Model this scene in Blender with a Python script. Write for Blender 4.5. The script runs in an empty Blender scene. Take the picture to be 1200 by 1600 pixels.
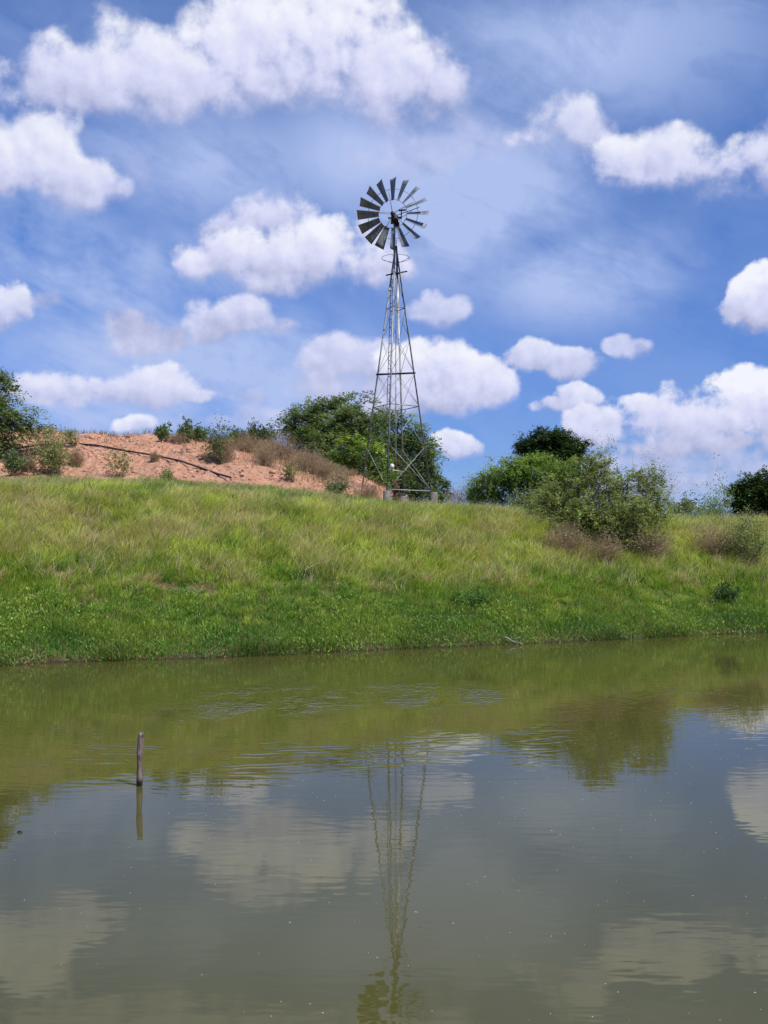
import bpy, math, random
import numpy as np
from mathutils import Vector, Matrix
random.seed(7)
R = np.random.default_rng(11)
scene = bpy.context.scene
COL = scene.collection

# ---------------------------------------------------------------- camera
F = 1600 * 35.0 / 36.0
PITCH = math.atan(55 / F)
CAMZ = 3.0
cam = bpy.data.cameras.new('camera'); cam_o = bpy.data.objects.new('camera', cam); COL.objects.link(cam_o)
cam.sensor_fit = 'VERTICAL'; cam.sensor_height = 36.0; cam.lens = 35.0
cam.clip_start = 0.05; cam.clip_end = 9000
cam_o.location = (0, 0, CAMZ); cam_o.rotation_euler = (math.pi / 2 + PITCH, 0, 0)
scene.camera = cam_o

def ray(x, y):
    cx = (x - 600) / F; cy = (800 - y) / F
    return np.array([cx, math.cos(PITCH) - cy * math.sin(PITCH), math.sin(PITCH) + cy * math.cos(PITCH)])
def px(x, y, d):
    r = ray(x, y); r = r * (d / r[1])
    return np.array([r[0], r[1], r[2] + CAMZ])

# ---------------------------------------------------------------- light and exposure
SUN_DIR = Vector((0.46, -0.40, 0.80)).normalized()
sun = bpy.data.lights.new('sun', 'SUN'); sun_o = bpy.data.objects.new('sun', sun); COL.objects.link(sun_o)
sun.energy = 4.8; sun.angle = math.radians(0.5); sun.color = (1.0, 0.955, 0.88)
sun_o.rotation_euler = SUN_DIR.to_track_quat('Z', 'Y').to_euler()
scene.view_settings.view_transform = 'Standard'; scene.view_settings.look = 'None'
scene.view_settings.exposure = 0.0; scene.view_settings.gamma = 1.0

world = bpy.data.worlds.new('World'); scene.world = world; world.use_nodes = True

class NT:
    """small helper to write node trees as expressions"""
    def __init__(self, tree): self.t = tree; self.n = tree.nodes; self.l = tree.links
    def put(self, sock, v):
        if v is None: return
        if isinstance(v, bpy.types.NodeSocket): self.l.new(v, sock)
        else:
            try: sock.default_value = v
            except Exception:
                sock.default_value = (v, v, v) if not hasattr(v, '__len__') else tuple(v) + (1.0,)
    def m(self, op, a, b=None, c=None, clamp=False):
        n = self.n.new('ShaderNodeMath'); n.operation = op; n.use_clamp = clamp
        for s, v in zip(n.inputs, (a, b, c)): self.put(s, v)
        return n.outputs[0]
    def v(self, op, a, b=None, c=None, out=0):
        n = self.n.new('ShaderNodeVectorMath'); n.operation = op
        for s, v in zip(n.inputs, (a, b, c)):
            if v is not None: self.put(s, v)
        return n.outputs[out]
    def scale(self, a, f):
        n = self.n.new('ShaderNodeVectorMath'); n.operation = 'SCALE'; self.put(n.inputs[0], a); self.put(n.inputs['Scale'], f); return n.outputs[0]
    def sep(self, a):
        n = self.n.new('ShaderNodeSeparateXYZ'); self.put(n.inputs[0], a); return n.outputs
    def comb(self, x=0.0, y=0.0, z=0.0):
        n = self.n.new('ShaderNodeCombineXYZ')
        for s, v in zip(n.inputs, (x, y, z)): self.put(s, v)
        return n.outputs[0]
    def rng(self, v, a, b, c=0.0, d=1.0, smooth=False):
        n = self.n.new('ShaderNodeMapRange'); n.clamp = True
        if smooth: n.interpolation_type = 'SMOOTHSTEP'
        for s, q in zip(n.inputs[:5], (v, a, b, c, d)): self.put(s, q)
        return n.outputs[0]
    def noise(self, vec, scale, detail=4.0, rough=0.55, dist=0.0, color=False):
        n = self.n.new('ShaderNodeTexNoise'); self.put(n.inputs['Vector'], vec)
        n.inputs['Scale'].default_value = scale; n.inputs['Detail'].default_value = detail
        n.inputs['Roughness'].default_value = rough; n.inputs['Distortion'].default_value = dist
        return n.outputs[1 if color else 0]
    def mix(self, f, a, b, mode='MIX'):
        n = self.n.new('ShaderNodeMix'); n.data_type = 'RGBA'; n.blend_type = mode
        self.put(n.inputs[0], f)
        for s, q in ((n.inputs[6], a), (n.inputs[7], b)):
            if isinstance(q, bpy.types.NodeSocket): self.l.new(q, s)
            else: s.default_value = (q[0], q[1], q[2], 1)
        return n.outputs[2]
    def ramp(self, f, stops):
        n = self.n.new('ShaderNodeValToRGB'); self.put(n.inputs[0], f)
        e = n.color_ramp.elements
        while len(e) < len(stops): e.new(0.5)
        for q, (p, c) in zip(e, stops): q.position = p; q.color = (c[0], c[1], c[2], 1)
        return n.outputs[0]

# ---- sky: Nishita blue, with cumulus and a thin veil given by their azimuth and elevation
def azel(x, y):
    r = ray(x, y); r = r / np.linalg.norm(r)
    return math.atan2(r[0], r[1]), math.asin(r[2])
# each cloud: softness, opacity, brightness of base, brightness of top, top y, base y, blobs (image x, y, half width, half height)
CLOUDS = [
 (1.5, .38, .55, .55, 180, 300, [(650,240,100,40),(205,265,44,30),(720,220,60,40)]),
 (1.3, .85, .42, .86, 170, 240, [(835,203,42,28),(880,195,60,32),(930,212,44,24)]),
 (1.1, .93, .42, .90, 205, 315, [(985,258,54,34),(1050,258,74,44),(1165,262,56,42),(1040,225,56,24),(1105,275,60,34)]),
 (1.0, .95, .45, .90, 38, 190, [(120,120,82,48),(200,92,72,52),(275,140,78,44),(70,130,52,28),(180,150,120,34)]),
 (1.0, .97, .42, .96, -10, 205, [(400,55,102,64),(500,45,122,78),(590,110,108,66),(450,115,120,56),(680,155,66,40),(640,180,80,22)]),
 (1.0, .93, .42, .90, 205, 330, [(40,245,86,48),(125,290,66,36),(80,225,48,34),(-30,270,60,40)]),
 (1.1, .92, .35, .78, 300, 400, [(412,340,74,38),(350,365,50,28)]),
 (0.8, .98, .36, .95, 345, 466, [(345,405,58,38),(440,412,110,46),(545,385,66,42),(590,415,46,32),(470,430,120,30)]),
 (1.0, .90, .30, .74, 470, 535, [(372,498,58,30),(420,510,34,18),(345,515,30,22)]),
 (0.9, .88, .50, .46, 495, 562, [(215,530,60,28),(185,512,34,24),(262,530,28,20)]),
 (0.8, .85, .3, .9, 440, 520, [(-8,482,38,38)]),
 (1.2, .45, .3, .4, 450, 490, [(62,468,30,16)]),
 (1.4, .50, .42, .45, 590, 645, [(350,615,60,16),(300,600,40,16)]),
 (0.8, .92, .38, .84, 572, 648, [(85,600,52,25),(160,612,76,23),(245,608,78,30),(320,622,52,12)]),
 (1.4, .50, .50, .55, 635, 690, [(440,652,80,20),(330,668,80,13),(560,650,90,30)]),
 (0.7, .92, .5, .95, 655, 682, [(208,668,32,13)]),
 (0.9, .86, .36, .72, 518, 650, [(515,560,54,38),(580,572,70,36),(500,598,46,24),(570,612,90,28),(620,600,70,50)]),
 (0.7, .97, .38, .96, 532, 665, [(660,572,60,38),(740,598,60,36),(690,605,76,32),(640,640,74,22),(780,592,24,20)]),
 (1.0, .75, .5, .8, 462, 512, [(680,488,44,21)]),
 (0.7, .92, .4, .95, 676, 735, [(722,708,32,20),(692,694,26,14)]),
 (0.7, .90, .42, .80, 530, 590, [(832,555,40,24),(890,564,40,21),(860,566,40,16)]),
 (0.9, .75, .45, .75, 525, 562, [(975,540,24,13),(1008,547,26,13)]),
 (0.7, .90, .40, .88, 598, 650, [(905,618,28,20),(872,630,28,13)]),
 (0.6, .99, .42, 1.0, 415, 515, [(1180,458,38,34),(1155,485,40,22),(1215,480,60,40)]),
 (1.5, .70, .40, .55, 690, 790, [(1060,715,120,22),(1130,748,150,24),(955,720,76,28)]),
 (0.7, .96, .36, .92, 605, 710, [(935,662,50,26),(1010,655,60,38),(1090,662,70,38),(1000,622,30,14),(1040,690,96,18)]),
 (0.6, .99, .40, 1.0, 585, 700, [(1185,628,50,40),(1240,650,80,60),(1140,690,36,12)]),
 (1.0, .95, .4, .9, -80, 240, [(-160,90,120,70),(-330,160,140,60)]), (1.0, .95, .4, .9, 260, 430, [(-260,330,140,60)]),
 (1.0, .95, .4, .9, 40, 220, [(1420,120,160,80)]), (0.8, .95, .4, .9, 400, 640, [(1460,430,150,70),(1520,600,160,50)]),
 (1.0, .95, .4, .9, -300, -110, [(300,-210,240,70),(1000,-230,260,80)])]
VEIL = [(740,320,230,150,1),(900,430,200,90,.85),(330,260,250,90,.7),(140,430,280,100,.95),(300,560,320,100,1),
 (900,80,330,120,.75),(560,250,170,90,.85),(60,340,130,60,.7),(460,600,250,90,1),(1090,770,300,50,.5),(110,60,240,60,.25),(150,650,320,60,.95)]
nt = NT(world.node_tree); world.node_tree.nodes.clear(); t = nt
tc = nt.n.new('ShaderNodeTexCoord'); D = nt.v('NORMALIZE', tc.outputs['Generated'])
sx, sy, sz = nt.sep(D)[:3]
az = nt.m('ARCTAN2', sx, sy); el = nt.m('ARCSINE', sz)
P = nt.comb(az, el, 0.0)
wn = t.noise(D, 11.0, 3.0, 0.55, color=True)
Pw = t.v('ADD', P, t.v('MULTIPLY', t.v('SUBTRACT', wn, (0.5, 0.5, 0.5)), (0.055, 0.035, 0.0)))
def puff(Dx, scale, warp):
    n = nt.n.new('ShaderNodeTexVoronoi'); n.feature = 'F1'; n.inputs['Detail'].default_value = 0.0
    n.inputs['Scale'].default_value = scale; nt.l.new(nt.v('ADD', Dx, nt.scale(nt.v('SUBTRACT', nt.noise(Dx, scale * 0.8, 2.0, color=True), (.5, .5, .5)), warp)), n.inputs['Vector'])
    return nt.m('SUBTRACT', 0.40, n.outputs['Distance'])
def relief(Dx):
    a = nt.m('MULTIPLY', nt.m('SUBTRACT', nt.noise(Dx, 20.0, 6.0, 0.58, 0.0), 0.5), 1.9)
    a = nt.m('MULTIPLY_ADD', puff(Dx, 20.0, 0.05), 0.42, a)
    return nt.m('MULTIPLY_ADD', puff(Dx, 46.0, 0.02), 0.26, a)
N0 = relief(D); N1 = relief(nt.v('ADD', D, (0.006, 0.0, 0.008)))
lit = nt.m('MULTIPLY', nt.m('SUBTRACT', N0, N1), 0.42)      # bumps that face the sun
ey = nt.sep(Pw)[1]
elN = nt.m('MULTIPLY_ADD', N0, 0.010, ey)
sky = nt.n.new('ShaderNodeTexSky'); sky.sky_type = 'NISHITA'; sky.sun_disc = False
sky.sun_elevation = math.asin(SUN_DIR.z); sky.sun_rotation = math.atan2(SUN_DIR.x, SUN_DIR.y)
sky.air_density = 1.0; sky.dust_density = 0.4; sky.ozone_density = 2.0
blue = nt.mix(1.0, sky.outputs[0], nt.mix(nt.rng(el, 0.12, 0.48), (0.40, 0.63, 1.20), (0.62, 0.92, 1.45)), 'MULTIPLY')
vf = None
for (x, y, rx, ry, w) in VEIL:
    a, e = azel(x, y)
    q = nt.v('MULTIPLY', nt.v('SUBTRACT', Pw, (a, e, 0)), (F / rx / 1.25, F / ry / 1.25, 0))
    d = nt.m('MULTIPLY', nt.rng(nt.v('LENGTH', q, out=1), 1.15, 0.0, smooth=True), w)
    vf = d if vf is None else nt.m('SMOOTH_MAX', vf, d, 0.2)
rot = nt.n.new('ShaderNodeVectorRotate'); rot.rotation_type = 'Y_AXIS'; rot.inputs['Angle'].default_value = math.radians(-22); nt.l.new(D, rot.inputs['Vector'])
Dv = nt.v('MULTIPLY', rot.outputs[0], (1.0, 1.0, 2.6))
st = nt.v('ADD', Dv, nt.scale(nt.noise(Dv, 4.0, 3.0, color=True), 0.30))
vn = nt.m('ADD', nt.m('MULTIPLY', nt.noise(st, 4.2, 8.0, 0.60, 0.1), 0.78), nt.m('MULTIPLY', nt.noise(D, 26.0, 5.0, 0.55, 0.2), 0.22))
veil = nt.m('MULTIPLY', nt.m('MULTIPLY_ADD', vf, 1.2, 0.10), nt.rng(vn, 0.30, 0.57))
veil = nt.m('MULTIPLY_ADD', nt.rng(el, 0.12, 0.0, smooth=True), 0.12, veil, clamp=True)
acc = nt.mix(nt.m('MULTIPLY', veil, 0.95, None, True), blue, (4.4, 5.5, 8.7))
for (so, op, bb, bt, yt, yb, blobs) in CLOUDS:
    fld = None
    for (x, y, rx, ry) in blobs:
        a, e = azel(x, y)
        q = nt.v('MULTIPLY', nt.v('SUBTRACT', Pw, (a, e, 0)), (F / rx / 1.38, F / ry / 1.34, 0))
        d = nt.m('SUBTRACT', 1.0, nt.v('DOT_PRODUCT', q, q, out=1))
        fld = d if fld is None else nt.m('SMOOTH_MAX', fld, d, 0.3)
    xm = sum(b[0] for b in blobs) / len(blobs); e0 = azel(xm, yb)[1]; e1 = azel(xm, yt)[1]
    v = nt.rng(elN, e0, e0 + (e1 - e0) * 0.85)
    f = nt.m('MULTIPLY_ADD', N0, 1.55 if yb - yt < 120 else 1.2, nt.m('MINIMUM', fld, 0.9))
    al = nt.rng(nt.m('DIVIDE', f, nt.rng(v, 0.0, 0.5, so * 1.7, so * 0.85)), 0.0, 0.85, smooth=True)
    li = nt.m('ADD', nt.m('MULTIPLY_ADD', v, bt - bb, bb), lit, clamp=True)
    # thin rims let the bright sky through
    col = nt.ramp(li, [(0.0, (0.22, 0.26, 0.44)), (0.35, (0.43, 0.46, 0.68)), (0.7, (0.68, 0.70, 0.93)), (1.0, (0.90, 0.91, 1.0))])
    acc = nt.mix(nt.m('MULTIPLY', al, op), acc, nt.scale(col, 10.0))
bg = nt.n.new('ShaderNodeBackground'); nt.l.new(acc, bg.inputs[0]); bg.inputs[1].default_value = 0.1
wo = nt.n.new('ShaderNodeOutputWorld'); nt.l.new(bg.outputs[0], wo.inputs[0])
world.cycles.sampling_method = 'MANUAL'; world.cycles.sample_map_resolution = 512

# ---------------------------------------------------------------- helpers
def tag(o, label=None, cat=None, group=None, kind=None):
    if label: o['label'] = label
    if cat: o['category'] = cat
    if group: o['group'] = group
    if kind: o['kind'] = kind
    return o
def empty(name, loc):
    o = bpy.data.objects.new(name, None); COL.objects.link(o); o.location = tuple(float(c) for c in loc); o.empty_display_size = 0.3
    return o
class MB:
    def __init__(self): self.V = []; self.Fq = []; self.C = []; self.k = 0
    def add(self, V, Fq, col=None):
        V = np.asarray(V, float).reshape(-1, 3); Fq = np.asarray(Fq, int)
        self.V.append(V); self.Fq.append(Fq + self.k); self.k += len(V)
        c = np.ones((len(V), 4)) * 0.5; c[:, 3] = 1
        if col is not None: c[:, :3] = col
        self.C.append(c); return self
    def tube(self, pts, rad, sides=6, col=None, cap=True):
        pts = np.asarray(pts, float); n = len(pts)
        rad = np.broadcast_to(np.asarray(rad, float), (n,))
        T = np.gradient(pts, axis=0); T /= np.linalg.norm(T, axis=1)[:, None] + 1e-9
        ref = np.array([0, 0, 1.]) if abs(T[0][2]) < 0.9 else np.array([1., 0, 0])
        U = np.cross(T, ref); U /= np.linalg.norm(U, axis=1)[:, None] + 1e-9
        W = np.cross(T, U)
        a = np.arange(sides) / sides * 2 * math.pi
        V = pts[:, None] + rad[:, None, None] * (U[:, None] * np.cos(a)[None, :, None] + W[:, None] * np.sin(a)[None, :, None])
        i = np.arange(n - 1)[:, None] * sides; j = np.arange(sides)[None]; j2 = (j + 1) % sides
        Fq = np.stack([i + j, i + j2, i + sides + j2, i + sides + j], -1).reshape(-1, 4)
        V = V.reshape(-1, 3)
        if cap and sides == 4: Fq = np.vstack([Fq, [[3, 2, 1, 0]], [[(n-1)*4, (n-1)*4+1, (n-1)*4+2, (n-1)*4+3]]])
        elif cap:
            V = np.vstack([V, pts[:1], pts[-1:]]); b = n * sides
            ex = []
            for k in range(0, sides, 2):
                ex.append([b, (k + 2) % sides, (k + 1) % sides, k]); o_ = (n - 1) * sides
                ex.append([b + 1, o_ + k, o_ + (k + 1) % sides, o_ + (k + 2) % sides])
            Fq = np.vstack([Fq, ex])
        return self.add(V, Fq, col)
    def prof(self, p, q, poly, up=(0, 0, 1)):
        """extrude a 2D outline (even count) from p to q"""
        p = np.asarray(p, float); q = np.asarray(q, float); T = q - p; T /= np.linalg.norm(T)
        u = np.cross(T, up); 
        if np.linalg.norm(u) < 1e-4: u = np.cross(T, (1, 0, 0))
        u /= np.linalg.norm(u); w = np.cross(u, T)
        n = len(poly); V = []
        for b in (p, q):
            for (x, y) in poly: V.append(b + u * x + w * y)
        Fq = [[i, (i + 1) % n, n + (i + 1) % n, n + i] for i in range(n)]
        if n == 4: Fq += [[3, 2, 1, 0], [4, 5, 6, 7]]
        if n == 6: Fq += [[3, 2, 1, 0], [5, 4, 3, 0], [6, 7, 8, 9], [6, 9, 10, 11]]
        return self.add(V, Fq)
    def bar(self, p, q, w, h=None, up=(0, 0, 1)):
        h = h or w
        return self.prof(p, q, [(-w/2, -h/2), (w/2, -h/2), (w/2, h/2), (-w/2, h/2)], up)
    def angle(self, p, q, s, t_, up=(0, 0, 1), fx=1, fy=1):
        pl = [(0, 0), (s*fx, 0), (s*fx, t_*fy), (t_*fx, t_*fy), (t_*fx, s*fy), (0, s*fy)]
        if fx * fy < 0: pl = pl[::-1]; pl = [(0,0)] + [q_ for q_ in pl if q_ != (0, 0)]
        return self.prof(p, q, pl, up)
    def box(self, c, s, rz=0.0, taper=1.0):
        sx_, sy_, sz_ = [k / 2 for k in s]; V = []
        for z, k in ((-sz_, 1.0), (sz_, taper)):
            for x, y in ((-1, -1), (1, -1), (1, 1), (-1, 1)):
                X, Y = x * sx_ * k, y * sy_ * k
                V.append((c[0] + X * math.cos(rz) - Y * math.sin(rz), c[1] + X * math.sin(rz) + Y * math.cos(rz), c[2] + z))
        return self.add(V, [[3, 2, 1, 0], [4, 5, 6, 7], [0, 1, 5, 4], [1, 2, 6, 5], [2, 3, 7, 6], [3, 0, 4, 7]])
    def build(self, name, mat, parent=None, smooth=False, loc=None):
        V = np.vstack(self.V); Fq = np.vstack(self.Fq); C = np.vstack(self.C)
        if loc is not None: V = V - np.asarray(loc)
        me = bpy.data.meshes.new(name)
        me.vertices.add(len(V)); me.vertices.foreach_set('co', V.astype(np.float32).ravel())
        me.loops.add(Fq.size); me.loops.foreach_set('vertex_index', Fq.astype(np.int32).ravel())
        me.polygons.add(len(Fq)); me.polygons.foreach_set('loop_start', (np.arange(len(Fq)) * 4).astype(np.int32))
        if smooth: me.polygons.foreach_set('use_smooth', np.ones(len(Fq), bool))
        me.update(calc_edges=True)
        a = me.color_attributes.new('Col', 'FLOAT_COLOR', 'POINT'); a.data.foreach_set('color', C.astype(np.float32).ravel())
        me.materials.append(mat); me.validate()
        o = bpy.data.objects.new(name, me); COL.objects.link(o)
        if parent: o.parent = parent
        if loc is not None and not parent: o.location = tuple(float(c) for c in loc)
        return o

_g = R.random((8, 256, 256))
def vnoise(x, y, k=0):
    x = np.asarray(x, float); y = np.asarray(y, float)
    xi = np.floor(x).astype(int); yi = np.floor(y).astype(int); fx = x - xi; fy = y - yi
    fx = fx * fx * (3 - 2 * fx); fy = fy * fy * (3 - 2 * fy); G = _g[k % 8]
    a = G[xi & 255, yi & 255]; b = G[(xi + 1) & 255, yi & 255]; c = G[xi & 255, (yi + 1) & 255]; d = G[(xi + 1) & 255, (yi + 1) & 255]
    return (a * (1 - fx) + b * fx) * (1 - fy) + (c * (1 - fx) + d * fx) * fy
def fbm(x, y, oct=4, k=0):
    s = 0; a = 0.5; n = 0
    for i in range(oct): s = s + a * vnoise(x * 2**i + 17 * i, y * 2**i + 9 * i, k + i); n += a; a *= 0.55
    return s / n
def sm(v, a, b):
    t_ = np.clip((v - a) / (b - a), 0, 1); return t_ * t_ * (3 - 2 * t_)

# ---------------------------------------------------------------- materials
def mat_new(name):
    m = bpy.data.materials.new(name); m.use_nodes = True; m.node_tree.nodes.clear(); return m, NT(m.node_tree)
def finish(t, shader):
    o = t.n.new('ShaderNodeOutputMaterial'); t.l.new(shader, o.inputs[0])
def principled(t, color, rough=0.7, metal=0.0, normal=None, spec=0.5):
    p = t.n.new('ShaderNodeBsdfPrincipled')
    if isinstance(color, bpy.types.NodeSocket): t.l.new(color, p.inputs['Base Color'])
    else: p.inputs['Base Color'].default_value = (*color, 1)
    t.put(p.inputs['Roughness'], rough); t.put(p.inputs['Metallic'], metal)
    p.inputs['Specular IOR Level'].default_value = spec
    if normal is not None: t.l.new(normal, p.inputs['Normal'])
    return p
def bump(t, h, strength, dist):
    b = t.n.new('ShaderNodeBump'); b.inputs['Strength'].default_value = strength; b.inputs['Distance'].default_value = dist
    t.l.new(h, b.inputs['Height']); return b.outputs[0]
def leaf_mat(name, trans=0.35, rough=0.55, spec=0.3):
    m, t = mat_new(name)
    a = t.n.new('ShaderNodeAttribute'); a.attribute_name = 'Col'
    p = principled(t, a.outputs['Color'], rough, spec=spec)
    tr = t.n.new('ShaderNodeBsdfTranslucent')
    t.l.new(t.mix(1.0, a.outputs['Color'], (1.25, 1.2, 0.6), 'MULTIPLY'), tr.inputs[0])
    mx = t.n.new('ShaderNodeMixShader'); mx.inputs[0].default_value = trans
    t.l.new(p.outputs[0], mx.inputs[1]); t.l.new(tr.outputs[0], mx.inputs[2]); finish(t, mx.outputs[0]); return m
M_LEAF = leaf_mat('leaf', 0.42); M_GRASS = leaf_mat('grass_blade', 0.42, 0.6, 0.2); M_WEED = leaf_mat('weed_leaf', 0.3, 0.5, 0.3)
def noise_mat(name, c0, c1, scale, rough=0.8, metal=0.0, bs=0.4, bd=0.01, lo=0.35, hi=0.65, spec=0.4):
    m, t = mat_new(name); tc = t.n.new('ShaderNodeTexCoord')
    n = t.noise(tc.outputs['Object'], scale, 6, 0.65)
    col = t.mix(t.rng(n, lo, hi), c0, c1)
    finish(t, principled(t, col, rough, metal, bump(t, n, bs, bd), spec).outputs[0]); return m
M_BARK = noise_mat('bark', (0.055, 0.042, 0.032), (0.16, 0.13, 0.105), 9.0)
M_TWIG = noise_mat('dry_twig', (0.20, 0.13, 0.075), (0.46, 0.335, 0.21), 5.0)
M_GALV = noise_mat('galvanised_steel', (0.13, 0.14, 0.155), (0.27, 0.285, 0.31), 3.0, 0.55, 0.12)
M_LEG = noise_mat('weathered_steel', (0.12, 0.12, 0.13), (0.42, 0.42, 0.42), 1.3, 0.5, 0.2)
M_RUST = noise_mat('rusty_iron', (0.025, 0.014, 0.011), (0.13, 0.05, 0.028), 8.0, 0.85, 0.1)
M_DARKIRON = noise_mat('dark_iron', (0.015, 0.014, 0.014), (0.06, 0.045, 0.035), 9.0, 0.6, 0.4)
M_CONC = noise_mat('concrete', (0.10, 0.085, 0.075), (0.26, 0.225, 0.205), 6.0, 0.9)
M_WHITE = noise_mat('white_paint', (0.6, 0.58, 0.5), (0.8, 0.79, 0.74), 12.0, 0.4)
M_HOSE = noise_mat('black_plastic', (0.012, 0.011, 0.011), (0.03, 0.026, 0.024), 5.0, 0.45)

# ---------------------------------------------------------------- terrain
_shp = [(0,1040),(150,1034),(300,1030),(450,1023),(600,1016),(750,1010),(900,1003),(1050,996),(1200,988)]
_S = []
for x, y in _shp:
    r = ray(x, y); d = -CAMZ / r[2]; _S.append((r[0] * d, r[1] * d))
_S = np.array(_S)
def shore(X):
    X = np.asarray(X, float)
    s = np.interp(X, _S[:, 0], _S[:, 1])
    s = np.where(X < _S[0, 0], _S[0, 1] + (X - _S[0, 0]) * 0.12, s); s = np.where(X > _S[-1, 0], _S[-1, 1] + (X - _S[-1, 0]) * 0.3, s)
    s = np.clip(s, 15, 52)
    return s + (fbm(X * 0.7 + 5, X * 0 + 3.3, 4, 1) - 0.5) * 0.9 + (fbm(X * 3.1, X * 0 + 7.7, 3, 2) - 0.5) * 0.35
_cr = np.array([(-40, 31, 5.0), (-13.1, 34, 5.0), (-9.2, 36, 5.05), (-4, 37.6, 4.85), (0, 39.5, 4.45), (3.7, 41, 4.4), (11.3, 44, 4.15), (17.7, 46, 4.05), (40, 52, 4.0)])
def crest(X): return np.interp(X, _cr[:, 0], _cr[:, 1])
def ground(X, Y):
    X = np.asarray(X, float); Y = np.asarray(Y, float)
    S = shore(X); C = crest(X); H = np.interp(X, _cr[:, 0], _cr[:, 2])
    t_ = (Y - S) / (C - S)
    tt = np.clip(t_, 0, 1.0)
    up = 0.02 * sm(Y - S, 0, 0.12) + (H - 0.02) * (0.80 * tt + 0.20 * np.sin(tt * math.pi / 2)) 
    up = up - 0.12 * sm(t_, 0.85, 1.0)
    rise = np.interp(X, [-30, -5, 0, 6, 14], [0.085, 0.08, 0.066, 0.05, 0.04])
    pl = np.clip(Y - C, 0, 13) * rise + np.clip(Y - C - 13, 0, 40) * 0.004
    lump = (fbm(X * 0.5, Y * 0.5, 4, 3) - 0.5) * 0.45 * sm(t_, 0.05, 0.3) + (fbm(X * 2.2, Y * 2.2, 3, 4) - 0.5) * 0.16 * sm(t_, 0.0, 0.1)
    far = np.where(t_ > 0, up + pl + lump, np.clip((Y - S) * 0.35, -1.4, 0))
    ns = 4.4 + (fbm(X * 0.4, X * 0 + 1.1, 3, 5) - 0.5) * 0.8
    near = np.where(Y < ns, 1.45 * sm(ns - Y, 0, 3.6) + (fbm(X * 2, Y * 2, 3, 6) - 0.5) * 0.1, -5.0)
    near = np.where((Y >= ns), np.clip(-(Y - ns) * 0.5, -1.4, 0), near)
    return np.where(Y < 12, near, far)
_mc = np.array([(-60, 9.2), (-26, 9.5), (-19.4, 9.55), (-14, 9.35), (-9.7, 9.12), (-7.2, 8.9), (-4.7, 8.0), (-1.4, 6.9), (0.4, 5.9), (2.5, 4.6)])
def mound(X, Y):
    X = np.asarray(X, float); Y = np.asarray(Y, float)
    G = ground(X, Y); foot = np.interp(X, [-40, -12, -5, 0], [41, 42.5, 43.0, 46]) + (fbm(X * 0.6, X * 0 + 4, 3, 2) - .5) * 1.6
    cz = np.interp(X, _mc[:, 0], _mc[:, 1]) + (fbm(X * 0.35, X * 0 + 8, 4, 1) - .5) * 0.5
    u = np.clip((Y - foot) / (56 - foot), 0, 1)
    z = G - 0.22 + (cz + 0.22 - G) * (0.35 * u + 0.65 * (u * u * (3 - 2 * u)))
    z = z - np.clip(Y - 56, 0, 30) * 0.14
    return z + ((fbm(X * 0.9, Y * 0.9, 4, 5) - .5) * 0.5 + (fbm(X * 4, Y * 4, 3, 0) - .5) * 0.14) * sm(u, 0.02, 0.25)
def surf(X, Y): return np.maximum(ground(X, Y), np.where((np.asarray(Y) > 41) & (np.asarray(Y) < 78), mound(X, Y), -9))
def hit(x, y, dmin=20):
    r = ray(x, y)
    d = np.arange(dmin, 75, 0.05); Q = r[None] * (d / r[1])[:, None]
    z = Q[:, 2] + CAMZ; s = surf(Q[:, 0], Q[:, 1]); k = np.where(z < s)[0]
    if not len(k): return px(x, y, 56)
    q = Q[k[0]]; return np.array([q[0], q[1], float(surf(q[0], q[1]))])

def grid(xs, ys, fn):
    Xg, Yg = np.meshgrid(xs, ys, indexing='ij'); Z = fn(Xg, Yg)
    V = np.stack([Xg, Yg, Z], -1).reshape(-1, 3); nx, ny = len(xs), len(ys)
    i = (np.arange(nx - 1)[:, None] * ny + np.arange(ny - 1)[None]).ravel()
    return V, np.stack([i, i + ny, i + ny + 1, i + 1], -1)
def spaced(a, b, st, far):
    v = list(np.arange(a, b, st)); s = st; 
    x = b
    while x < far: v.append(x); s *= 1.35; x += s
    v.append(far); x = a; s = st; w = []
    while x > -far: s *= 1.35; x -= s; w.append(max(x, -far))
    return np.array(sorted(set(w)) + v)
m, t = mat_new('bank_soil'); geo = t.n.new('ShaderNodeNewGeometry'); pos = geo.outputs['Position']
n1 = t.noise(pos, 0.8, 6, 0.6); n2 = t.noise(pos, 9.0, 6, 0.7)
soil = t.mix(t.rng(n2, 0.3, 0.7), (0.085, 0.045, 0.026), (0.20, 0.115, 0.07))
grs = t.mix(t.rng(n2, 0.3, 0.7), (0.06, 0.08, 0.02), (0.15, 0.16, 0.05))
zz = t.sep(pos)[2]
f = t.m('MULTIPLY', t.rng(n1, 0.36, 0.52), t.rng(zz, 0.12, 0.4))
col = t.mix(f, soil, grs)
wet = t.rng(zz, 0.0, 0.14)
col = t.mix(wet, (0.035, 0.018, 0.011), col)
finish(t, principled(t, col, t.rng(wet, 0, 1, 0.45, 0.95), 0, bump(t, n2, 0.8, 0.05), 0.3).outputs[0]); M_SOIL = m
V, Fq = grid(spaced(-24, 26, 0.16, 3500), spaced(-6, 62, 0.17, 3500), ground)
gnd = MB().add(V, Fq).build('ground', M_SOIL, smooth=True); tag(gnd, kind='structure')

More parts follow.
